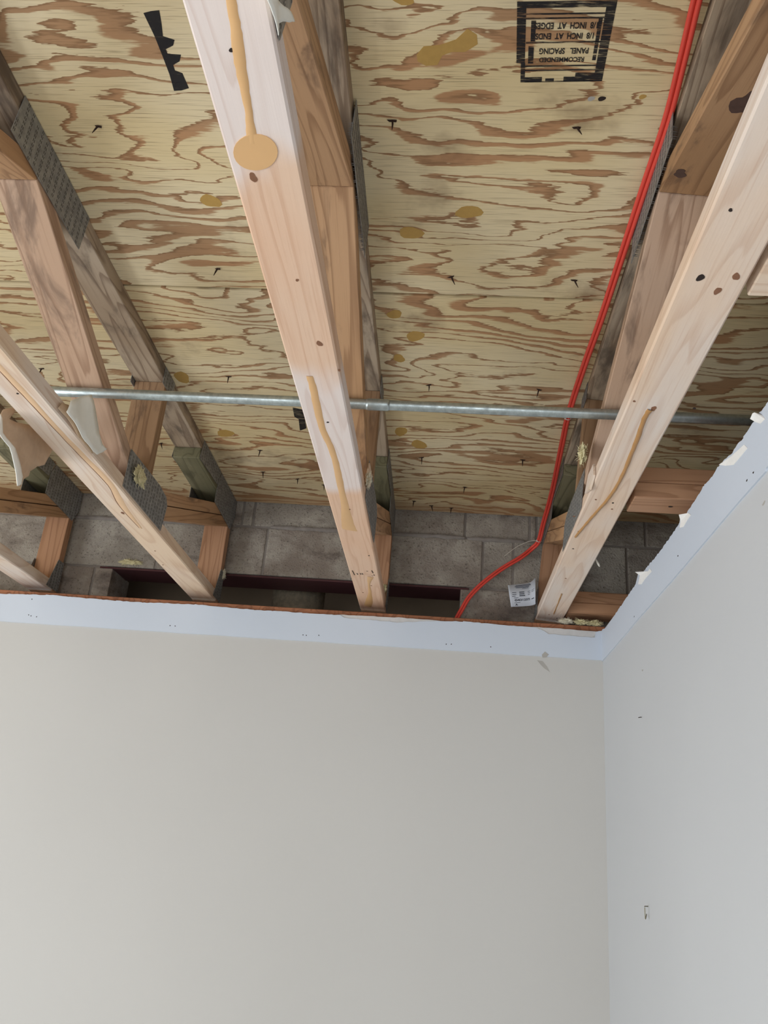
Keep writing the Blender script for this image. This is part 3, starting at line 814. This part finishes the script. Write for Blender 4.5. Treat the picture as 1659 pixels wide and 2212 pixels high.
def strip_poly(y0, z0, slope, thick, ya, yb):
    """strip whose lower edge passes (y0, z0) with `slope`, vertical thickness from `thick`"""
    tv = thick * math.sqrt(1 + slope * slope)
    L = lambda y: z0 + slope * (y - y0)
    return [(ya, L(ya)), (yb, L(yb)), (yb, L(yb) + tv), (ya, L(ya) + tv)]


def top_clip(poly, extra=0.0):
    return clip(poly, 0.0185, 1.0, 0.572 - T2 - extra)


def bot_clip(poly, z=ZB + T2):
    return clip(poly, 0.0, -1.0, -z)


SL = 0.41
Y1 = -1.53                                  # upper panel point
def z_low(y): return 0.232 + SL * (-0.87 - y)
W1 = bot_clip(top_clip(strip_poly(-0.87, 0.232, -SL, T2, Y1 + .0008, -0.60)))
W1 = clip(W1, 1, 0, -0.722)
W0 = bot_clip(top_clip(strip_poly(Y1, z_low(Y1), SL, T2, -2.40, Y1 - .0008)))
W2 = [(-0.720, ZB + T2), (-0.682, ZB + T2), (-0.682, ZT(-.68) - T2), (-0.720, ZT(-.7) - T2)]
W3a = clip(bot_clip(strip_poly(-0.537, 0.203, 0.357, T2, -0.68, 0.122)), 1, 0, 0.122)
tv3 = T2 * math.sqrt(1 + .357 ** 2)
W3b = clip(bot_clip(clip(strip_poly(-0.537, 0.203 + tv3 + .0028, 0.357, T2, -0.68, 0.122), 0.0185, 1.0, 0.572 - 2 * T2 - .001)), -1, 0, 0.68)
BC = [(-5.4, ZB), (YE, ZB), (YE, ZB + T2), (-5.4, ZB + T2)]
TC = [(-5.4, ZT(-5.4) - T2), (0.188, ZT(.188) - T2), (0.188, ZT(.188)), (-5.4, ZT(-5.4))]
BB = [(-0.325, ZT(-.325) - 2 * T2), (0.186, ZT(.186) - 2 * T2), (0.186, ZT(.186) - T2 - .0006), (-0.325, ZT(-.325) - T2 - .0006)]
PO = [(0.1255, ZB), (0.1635, ZB), (0.1635, 0.470), (0.1255, 0.452)]


def rect(y0, y1, z0, z1, slope=0.0):
    return [(y0, z0 - slope * y0), (y1, z0 - slope * y1), (y1, z1 - slope * y1), (y0, z1 - slope * y0)]


PLATES = {
    'T1': [(-1.645, 0.508), (-1.332, 0.503), (-1.322, ZT(-1.32) - .002), (-1.637, ZT(-1.637) - .002)],
    'P1': [(-0.860, 0.163), (-0.548, 0.163), (-0.533, 0.245), (-0.552, 0.265), (-0.62, 0.273), (-0.857, 0.268)],
    'E': [(-0.092, 0.448), (0.150, 0.438), (0.190, 0.50), (0.184, ZT(.18) - .003), (-0.062, ZT(-.06) - .003), (-0.088, 0.53)],
    'E2': [(-0.327, 0.503), (-0.098, 0.512), (-0.072, ZT(-.07) - .003), (-0.308, ZT(-.3) - .003)],
    'B': [(0.070, 0.160), (0.166, 0.160), (0.166, 0.272), (0.118, 0.272)],
    'P0': [(-2.40, 0.163), (-2.10, 0.163), (-2.08, 0.25), (-2.12, 0.268), (-2.40, 0.268)],
    'T2': [(-0.745, ZT(-.7) - 0.055), (-0.655, ZT(-.7) - 0.055), (-0.655, ZT(-.66) - .004), (-0.745, ZT(-.745) - .004)],
}


def inside(poly, y, z, mg):
    n = len(poly)
    sgn = None
    for i in range(n):
        (a, b), (c, d) = poly[i], poly[(i + 1) % n]
        ln = math.hypot(c - a, d - b)
        cr = ((c - a) * (z - b) - (d - b) * (y - a)) / ln
        if sgn is None:
            sgn = 1 if cr > 0 else -1
        if cr * sgn < mg:
            return False
    return True


def plate(root, key, side, gap):
    poly = PLATES[key]
    mk = ('plate', key, side, gap)
    if mk not in MESH:
        xa = side * (HW + gap)
        xb = side * (HW + gap + 0.0012)
        n = len(poly)
        rel = [(y - YE, z - ZB) for y, z in poly]
        V = [(xa, y, z) for y, z in rel] + [(xb, y, z) for y, z in rel]
        F = [tuple(range(n)), tuple(range(2 * n - 1, n - 1, -1))] + [(i, (i + 1) % n, n + (i + 1) % n, n + i) for i in range(n)]
        MESH[mk] = mesh('nail_plate', V, F)
        MESH[mk].materials.append(M['galv'])
        SV, SF, TV, TF = [], [], [], []
        ymin, ymax = min(q[0] for q in poly), max(q[0] for q in poly)
        zmin, zmax = min(q[1] for q in poly), max(q[1] for q in poly)
        row = 0
        y = ymin + 0.006
        while y < ymax:
            z = zmin + 0.004
            while z < zmax:
                zz = z + (row % 2) * 0.003
                if inside(poly, y, zz, 0.003):
                    for dy in (-0.0022, 0.0022):
                        b = len(SV)
                        xs = side * (HW + gap + 0.0014)
                        yy, zr = y + dy - YE, zz - ZB
                        SV += [(xs, yy - .0010, zr - .0034), (xs, yy + .0010, zr - .0034), (xs, yy + .0010, zr + .0034), (xs, yy - .0010, zr + .0034)]
                        SF.append((b, b + 1, b + 2, b + 3))
                        b = len(TV)
                        TV += [(xa, yy - .0012, zr), (xa, yy + .0012, zr), (xa, yy, zr + .002), (side * (HW - .004), yy, zr)]
                        TF += [(b, b + 1, b + 3), (b + 1, b + 2, b + 3), (b + 2, b, b + 3)]
                z += 0.0108
            y += 0.0205
            row += 1
        MESH[mk + ('s',)] = mesh('tooth_slots', SV, SF)
        MESH[mk + ('s',)].materials.append(M['slot'])
        MESH[mk + ('t',)] = mesh('plate_teeth', TV, TF)
        MESH[mk + ('t',)].materials.append(M['galv'])
    o = link('nail_plate', MESH[mk], None, root)
    tag(link('tooth_slots', MESH[mk + ('s',)], None, o), kind='stuff')
    if gap > 0.002:
        tag(link('plate_teeth', MESH[mk + ('t',)], None, o), kind='stuff')
    return o


TRUSS_LABEL = {
    -2: 'wooden truss at the far left edge, mostly hidden behind the torn brown paper scrap',
    -1: 'wooden truss left of centre, cream bottom chord with torn paper scraps hanging on it',
    0: 'centre wooden truss, bottom chord marked by a round amber resin blob and streaks',
    1: 'wooden truss nearest the right wall, red cables running along its left side',
}
CH = {-2: 'chord_l', -1: 'chord_l', 0: 'chord', 1: 'chord_r'}
WB = {-2: 'web', -1: 'web_grey', 0: 'web', 1: 'web_grey'}
roots, chords = {}, {}
for k in (-2, -1, 0, 1):
    root = empty('roof_truss', (XC + k * SP, YE, ZB))
    tag(root, TRUSS_LABEL[k], 'truss', 'parallel wooden roof trusses')
    roots[k] = root
    if k == 1:
        root.rotation_euler = (0, LEAN, 0)
    chords[k] = lumber('bottom_chord', root, BC, 0.0, M[CH[k]], 'BC', bev=0.003)
    lumber('top_chord', root, TC, -0.0185, M['top'], 'TC')
    lumber('bearing_block', root, BB, -0.0185, M['treated'], 'BB')
    lumber('web', root, W0, math.atan(SL), M['web' if k != 1 else 'web'], 'W0')
    lumber('web', root, W1, -math.atan(SL), M[WB[k]], 'W1')
    lumber('web', root, W2, math.pi / 2, M['web_brown'], 'W2')
    lumber('web', root, W3a, math.atan(.357), M['web'], 'W3a')
    lumber('web', root, W3b, math.atan(.357), M['web'], 'W3b')
    lumber('end_post', root, PO, math.pi / 2, M['post'], 'PO')
    for s in (-1, 1):
        for key in ('T1', 'P1', 'E', 'E2', 'B', 'P0', 'T2'):
            plate(root, key, s, {0: 0.005, 1: 0.006}.get(k, 0.002) if key == 'T1' else 0.0012)


# resin, knots and marks on the undersides of the chords (children of the chord they sit on)
def under(k):
    o = chords[k]
    cx, cy, cz = roots[k].location + o.location
    return lambda a, b, d: (a - cx, b - cy, ZB - d - cz)


def ribbon(name, pairs, to3d, mat, parent, hgt=0.0010):
    V, F = [], []
    n = len(pairs)
    for (l, r) in pairs:
        m = ((l[0] + r[0]) / 2, (l[1] + r[1]) / 2)
        V += [to3d(l[0], l[1], -0.0004), to3d(l[0] * .75 + m[0] * .25, l[1] * .75 + m[1] * .25, hgt * .8), to3d(m[0], m[1], hgt), to3d(r[0] * .75 + m[0] * .25, r[1] * .75 + m[1] * .25, hgt * .8), to3d(r[0], r[1], -0.0004)]
    for i in range(n - 1):
        for j in range(4):
            F.append((5 * i + j, 5 * i + j + 1, 5 * i + 6 + j, 5 * i + 5 + j))
    return link(name, mesh(name, V, F, True), mat, parent)


def dense(pairs, k=5):
    L = spline([(a[0], a[1], 0) for a, b in pairs], k)
    R = spline([(b[0], b[1], 0) for a, b in pairs], k)
    r = random.Random(len(pairs))
    return [((a.x + r.uniform(-.0006, .0006), a.y), (b.x + r.uniform(-.0006, .0006), b.y)) for a, b in zip(L, R)]


u0 = under(0)
flat('resin_blob', D['blob'], u0, M['resin'], chords[0], 0.0010)
ribbon('resin_streak', dense(D['streak1']), u0, M['resin'], chords[0], 0.0011)
ribbon('resin_streak', dense(D['streak2']), u0, M['resin'], chords[0], 0.0011)
ribbon('resin_streak', dense(D['streak3']), u0, M['resin'], chords[0], 0.0008)
u1 = under(1)
def wide(path, w0, w1):
    n = len(path)
    out = []
    for i, q in enumerate(path):
        a, b = path[max(i - 1, 0)], path[min(i + 1, n - 1)]
        d = Vector((b[0] - a[0], b[1] - a[1])).normalized()
        w = w0 + (w1 - w0) * i / (n - 1)
        out.append(((q[0] - d.y * w, q[1] + d.x * w), (q[0] + d.y * w, q[1] - d.x * w)))
    return out
ribbon('resin_streak', dense(wide(D['streakR'], 0.0052, 0.0030)), u1, M['resin_dark'], chords[1], 0.0030)
ribbon('resin_streak', dense(wide(D['streakR2'], 0.0022, 0.0016)), u1, M['resin_dark'], chords[1], 0.0012)
um = under(-1)
ribbon('heartwood_line', dense(D['streakL']), um, M['crack'], chords[-1], 0.0008)
ribbon('split_line', dense([(a, (a[0] + .0022, a[1] + .0005)) for a, b in D['streakL']]), um, M['knot'], chords[-1], 0.0010)
for k, key, u in ((0, 'knotsC', u0), (1, 'knotsR', u1), (-1, 'knotsL', um)):
    for i, c in enumerate(D[key]):
        big = (k == 0 and i in (0, 1)) or (k == 1 and i in (1, 2, 3, 4)) or (k == -1 and i == 4)
        disc('wood_knot', c, 0.0026 if not big else 0.005, 0.0028 if not big else 0.0075, u, M['knot' if i % 3 or big and k == 0 else 'hole'], chords[k], 16, 0.0005, 0.14, i + 5)
V, F = [], []
for a, b in D['inkC']:
    d = Vector((b[0] - a[0], b[1] - a[1]))
    nrm = Vector((-d.y, d.x)).normalized() * 0.0014
    i = len(V)
    V += [u0(a[0] - nrm.x, a[1] - nrm.y, .0006), u0(a[0] + nrm.x, a[1] + nrm.y, .0006), u0(b[0] + nrm.x, b[1] + nrm.y, .0006), u0(b[0] - nrm.x, b[1] - nrm.y, .0006)]
    F.append((i, i + 1, i + 2, i + 3))
link('stamp_marks', mesh('stamp_marks', V, F), M['hole'], chords[0])

def web_under(a, b, d):
    return (a, b - YE, z_low(Y1) + SL * (b - Y1) - ZB - d)
for i, (x_, y_, rx, ry) in enumerate([(0.004, -1.842, 0.017, 0.030), (0.016, -1.868, 0.010, 0.014), (-0.027, -1.610, 0.011, 0.014), (0.006, -1.96, 0.012, 0.02)]):
    disc('wood_knot', (x_, y_), rx, ry, web_under, M['knot_dark'], roots[1], 18, 0.0006, 0.22, i + 3)

# torn wood slivers beside the right truss
def sliver(pts, k, xrel, th, mat, nm='wood_sliver'):
    rr = roots[k].location
    prism(nm, [(y - rr.y, z - rr.z) for y, z in pts], 0, xrel, xrel + th, mat, roots[k])
sliver(D['sliverR'], 1, HW + 0.001, 0.008, M['chord_l'])
sliver(D['spikeR'], 1, -HW - 0.006, 0.005, M['chord_l'])
sliver(D['spikeC'], 0, HW + 0.0005, 0.004, M['chord_l'])

# ------------------------------------------------------------------ blocking in the narrow bay at the right wall
xr = XC + SP + HW
def blocking(y0, x0, n, label, mat='post'):
    root = empty('wood_blocking', (x0, y0, ZB))
    tag(root, label, 'blocking', 'short boards between right truss and right wall')
    for i in range(n):
        me = mesh('board', *box_data([(-0.0445, 0.0445, -0.29, 0.29, -0.019, 0.019)]))
        o = link('board', me, M[mat], root, (0.29, 0.0445, 0.019 + i * 0.0385))
        o.rotation_euler = (0, 0, -math.pi / 2)
        bevel(o, 0.002)
    return root
b1 = blocking(-0.970, xr + 0.012, 2, 'double board block with pale underside spanning from right truss over the right wall')
b2 = blocking(-0.002, xr + 0.004, 2, 'brown double board block in the corner beside the yellow insulation')
b3 = blocking(-1.790, xr + 0.012, 2, 'pale board block at the right edge beside the nearest truss', 'chord_l')
disc('nail_hole', (b1.location.x + .09, -0.925), 0.005, 0.004, lambda a, b, d: (a - b1.location.x, b - b1.location.y, -d), M['hole'], b1, 10, 0.0005, .1, 2)

# ------------------------------------------------------------------ conduit
yp, zp = -1.079, 0.300
con = empty('metal_conduit', (-2.3, yp, zp))
tag(con, 'thin galvanised metal conduit crossing the trusses from left to right', 'conduit')
V, F = tube_data([(0, 0, 0), (1.1, 0, 0), (2.3, 0.0, 0), (2.75, 0.0, 0.0)], 0.0117, 20)
link('conduit_tube', mesh('conduit_tube', V, F, True), M['conduit'], con)
V, F = tube_data([(1.582, 0, 0), (1.588, 0, 0), (1.63, 0, 0), (1.636, 0, 0)], [0.0120, 0.0135, 0.0135, 0.0120], 20)
link('coupling', mesh('coupling', V, F, True), M['conduit'], con)

# ------------------------------------------------------------------ red cables
cab = [Vector(q) for q in D['cable']]
path = spline(cab, 6)
def offset_path(path, off):
    out = []
    n = len(path)
    for i, q in enumerate(path):
        t = (path[min(i + 1, n - 1)] - path[max(i - 1, 0)]).normalized()
        view = (q - Vector((-0.9, -1.6, -1.0))).normalized()
        s = t.cross(Vector((0.35, 0.65, 0.67))).normalized()
        out.append(q + s * off)
    return out
for off, lab in ((-0.0044, 'red cable running along the right truss, on the side of the deck'), (0.0044, 'red cable running along the right truss, on the side nearest the truss')):
    o = tube('red_cable', offset_path(path, off), 0.0044, M['red'], seg=10)
    tag(o, lab, 'cable', 'pair of red cables')


def cable_tie(at, tdir, tail, label):
    root = empty('cable_tie', at)
    tag(root, label, 'cable tie', 'nylon ties on the red cables')
    t = Vector(tdir).normalized()
    a = t.cross(Vector((0, 0, 1))).normalized()
    b = t.cross(a)
    ring = [a * 0.0088 * math.cos(TAU * k / 20) + b * 0.0062 * math.sin(TAU * k / 20) for k in range(21)]
    tube('loop', ring, 0.0013, M['tie'], root, seg=6)
    tube('tail', spline([Vector(q) - Vector(at) for q in tail], 5), 0.0010, M['tie'], root, seg=6)
    boxes('head', [(-0.0095, -0.0045, -0.003, 0.003, -0.003, 0.003)], M['tie'], root)
t1 = D['tie1']
ca = Vector(D['cable'][13])
cable_tie(tuple(ca), cab[13] - cab[12], [ca, ca + Vector((-0.03, .02, .004)), ca + Vector((-.075, .045, -.012)), ca + Vector((-.118, .06, -.045))], 'nylon tie with a long curved tail where the red cables leave the truss')
cb = cab[9].lerp(cab[10], 0.15)
cable_tie(tuple(cb), cab[10] - cab[9], [cb, cb + Vector((-0.05, 0, .002)), cb + Vector((-.10, -.01, -.006)), cb + Vector((-.17, -.02, -.014))], 'nylon tie with straight tail on the red cables just behind the conduit')

# ------------------------------------------------------------------ paper label by the right truss
tt, tbm = spline(D['tag_top'], 4), spline(D['tag_bot'], 4)
n = len(tt)
V = []
for i in range(n):
    bend = -0.020 * max(0, (i / (n - 1) - .45)) ** 2 * 2
    V += [tt[i] + Vector((0, bend, 0)), tbm[i] + Vector((0, bend, 0))]
F = [(2 * i, 2 * i + 1, 2 * i + 3, 2 * i + 2) for i in range(n - 1)]
lab = link('paper_label', mesh('paper_label', V, F, True), M['label'])
s = lab.modifiers.new('thickness', 'SOLIDIFY')
s.thickness = 0.0006
tag(lab, 'white printed truss label hanging at the foot of the right truss', 'label')
def tag_pt(u, v, d=0.0014):
    f = min(max(u, 0), 0.9999) * (n - 1)
    i = int(f)
    a = Vector(V[2 * i]).lerp(Vector(V[2 * i + 2]), f - i)
    b = Vector(V[2 * i + 1]).lerp(Vector(V[2 * i + 3]), f - i)
    q = a.lerp(b, v)
    return (q.x, q.y - d, q.z)
PV, PF = [], []
for (u0_, u1_, v0_, v1_) in [(.18, .66, .05, .075), (.16, .70, .10, .125), (.18, .60, .15, .175), (.34, .56, .20, .22), (.09, .18, .36, .385), (.25, .40, .35, .39), (.52, .64, .36, .38), (.09, .18, .44, .465), (.25, .40, .43, .47), (.52, .64, .43, .45), (.08, .16, .52, .545), (.25, .42, .51, .55), (.52, .62, .50, .52), (.72, .90, .36, .375), (.72, .86, .42, .435), (.12, .22, .60, .62), (.70, .86, .71, .745), (.12, .26, .82, .838)]:
    b = len(PV)
    for q in range(4):
        u = u0_ + (u1_ - u0_) * q / 3
        PV += [tag_pt(u, v0_), tag_pt(u, v1_)]
    for q in range(3):
        PF.append((b + 2 * q, b + 2 * q + 1, b + 2 * q + 3, b + 2 * q + 2))
link('print_lines', mesh('print_lines', PV, PF), M['print'], lab)
print_text('04312373', lab, M['print'], lambda a, b: tag_pt(.37 + a, .715 - b), .48, .10)
print_text('A', lab, M['print'], lambda a, b: tag_pt(.16 + a, .915 - b), .06, .09)

# ------------------------------------------------------------------ torn paper scraps
xl0, xl1 = XC - SP - HW, XC - SP + HW
def curl(x, amp_y, yc):
    return lambda a, b, d: (x + d, a, b)
def scrap(label, main, x, mat, extra, seed):
    c = (x, sum(q[0] for q in main) / len(main), sum(q[1] for q in main) / len(main))
    root = empty('torn_paper_scrap', c)
    tag(root, label, 'paper scrap', 'torn drywall paper scraps')
    o = sheet_from_outline('paper', main, lambda a, b, d: (d, a - c[1], b - c[2]), mat, root, 3, 0.007, 16, 0.0012, seed)
    for (nm, poly, dx, m) in extra:
        sheet_from_outline(nm, poly, lambda a, b, d, dx=dx: (dx + d, a - c[1], b - c[2]), m, root, 2, 0.006, 16, 0.0014, seed)
    return root
scrap('large torn tan paper scrap hanging left of the left truss chord', D['paperA'], xl0 - 0.03, M['paper_brown'], [('curled_edge', D['paperA_edge'], 0.006, M['paper_white'])], 2.0)
scrap('whitish torn drywall scrap hanging right of the left truss chord below the conduit', D['paperB'], xl1 + 0.016, M['paper_white'], [('torn_core', D['paperB_core'], -0.010, M['paper_brown'])], 6.0)
scrap('small greenish torn paper scrap at the top beside the centre truss chord', D['paperC'], XC + HW + 0.012, M['paper_white'], [], 9.0)


# ------------------------------------------------------------------ glass wool tufts
def tuft(c, sx, sy, sz, n, mat, label, seed, group='glass wool tufts'):
    r = random.Random(seed)
    bm = bmesh.new()
    bmesh.ops.create_icosphere(bm, subdivisions=4, radius=1.0)
    for v in bm.verts:
        k = 0.72 + 0.55 * noise.noise(v.co * 1.8 + Vector((seed, 0, 0))) + 0.35 * noise.noise(v.co * 5 + Vector((seed, 4, 0))) + 0.22 * noise.noise(v.co * 13 + Vector((seed, 7, 0)))
        v.co = Vector((v.co.x * sx * k, v.co.y * sy * k, v.co.z * sz * k))
    for _ in range(3 * n):
        d = Vector((r.gauss(0, 1), r.gauss(0, 1), r.gauss(0, 1))).normalized()
        a = Vector((d.x * sx, d.y * sy, d.z * sz)) * 0.5
        e = a + Vector((d.x * sx, d.y * sy, d.z * sz)) * r.uniform(.2, .7) + Vector((r.gauss(0, .003), r.gauss(0, .003), r.gauss(0, .003)))
        m = (a + e) / 2 + Vector((r.gauss(0, .003), r.gauss(0, .003), r.gauss(0, .003)))
        tv, tf = tube_data([a, m, e], [.0006, .0005, .0003], 3)
        vs = [bm.verts.new(q) for q in tv]
        for f in tf:
            bm.faces.new([vs[i] for i in f])
    me = bpy.data.meshes.new('insulation_tuft')
    bm.to_mesh(me)
    bm.free()
    o = link('insulation_tuft', me, mat, None, c)
    tag(o, label, 'insulation', group)
    return o


T = D['tufts']
tuft((T['P1L'][0] + .003, T['P1L'][1], T['P1L'][2]), .007, .045, .026, 30, M['insul'], 'yellow glass wool stuck on the metal plate of the left truss', 1)
tuft((T['C1'][0] + .004, T['C1'][1] + .02, T['C1'][2] + .02), .007, .014, .022, 30, M['insul_white'], 'white glass wool shred on the centre truss chord', 2)
tuft((T['R1'][0] - .004, T['R1'][1], T['R1'][2]), .010, .03, .025, 40, M['insul'], 'glass wool wisps on the web of the right truss', 3)
for i, (c, l) in enumerate(zip(T['corner'], ('pale glass wool beside the foot of the right truss', 'mottled glass wool clump in the middle of the corner ledge', 'glass wool clump tucked into the wall corner'))):
    tuft((c[0], c[1] - .005, 0.128), .026, .018, .009, 40, M['insul' if i else 'insul_white'], l, 10 + i)
tuft((XC + HW - .012, YE - .005, 0.235), .010, .010, .018, 30, M['insul'], 'small yellow glass wool tuft low on the end post of the centre truss', 21)
tuft((XC - .005, YE - .012, 0.448), .030, .007, .008, 40, M['insul_white'], 'pale glass wool strip atop the end post of the centre truss', 22)
tuft((XC - SP + HW + .006, 0.15, 0.262), .006, .008, .02, 24, M['insul_white'], 'glass wool wisps on the end post of the left truss', 23)
tuft((-1.70, YK - .006, 0.300), .045, .010, .012, 40, M['insul'], 'yellow glass wool on the blocks above the left end of the lintel', 24)

# ------------------------------------------------------------------ hardware on the right wall
hk = D['hook']
hook = tag(tube('wall_hook', [(0.006, hk[0][0], hk[0][1]), (-0.004, hk[0][0], hk[0][1]), (-0.010, hk[0][0] - .010, hk[0][1]), (-0.0105, hk[0][0] - .0115, hk[0][1] - .004), (-0.010, hk[0][0] - .011, hk[0][1] - .026), (-0.009, hk[0][0] - .009, hk[0][1] - .0275), (-0.004, hk[0][0] + .001, hk[0][1] - .017)], 0.0011, M['hook'], seg=8), 'small bent wire hook low on the right wall', 'hook')
pn = D['pin']
pin = tag(tube('bent_nail', [(0.006, pn[0][0], pn[0][1]), (-0.002, pn[0][0], pn[0][1] + .001), (-0.010, pn[0][0] - .010, pn[0][1] - .002)], 0.0010, M['hole'], seg=8), 'tiny dark nail sticking out of the right wall above the hook', 'nail')

pg = Vector(D['peg'])
peg = tag(tube('plastic_anchor', [pg, pg + Vector((0.004, 0, -0.006)), pg + Vector((0.012, 0.002, -0.020)), pg + Vector((0.014, .002, -.026))], [.0022, .0028, .0032, .0012], M['tie'], seg=8), 'tiny white plastic anchor sticking out below the right truss chord', 'anchor')
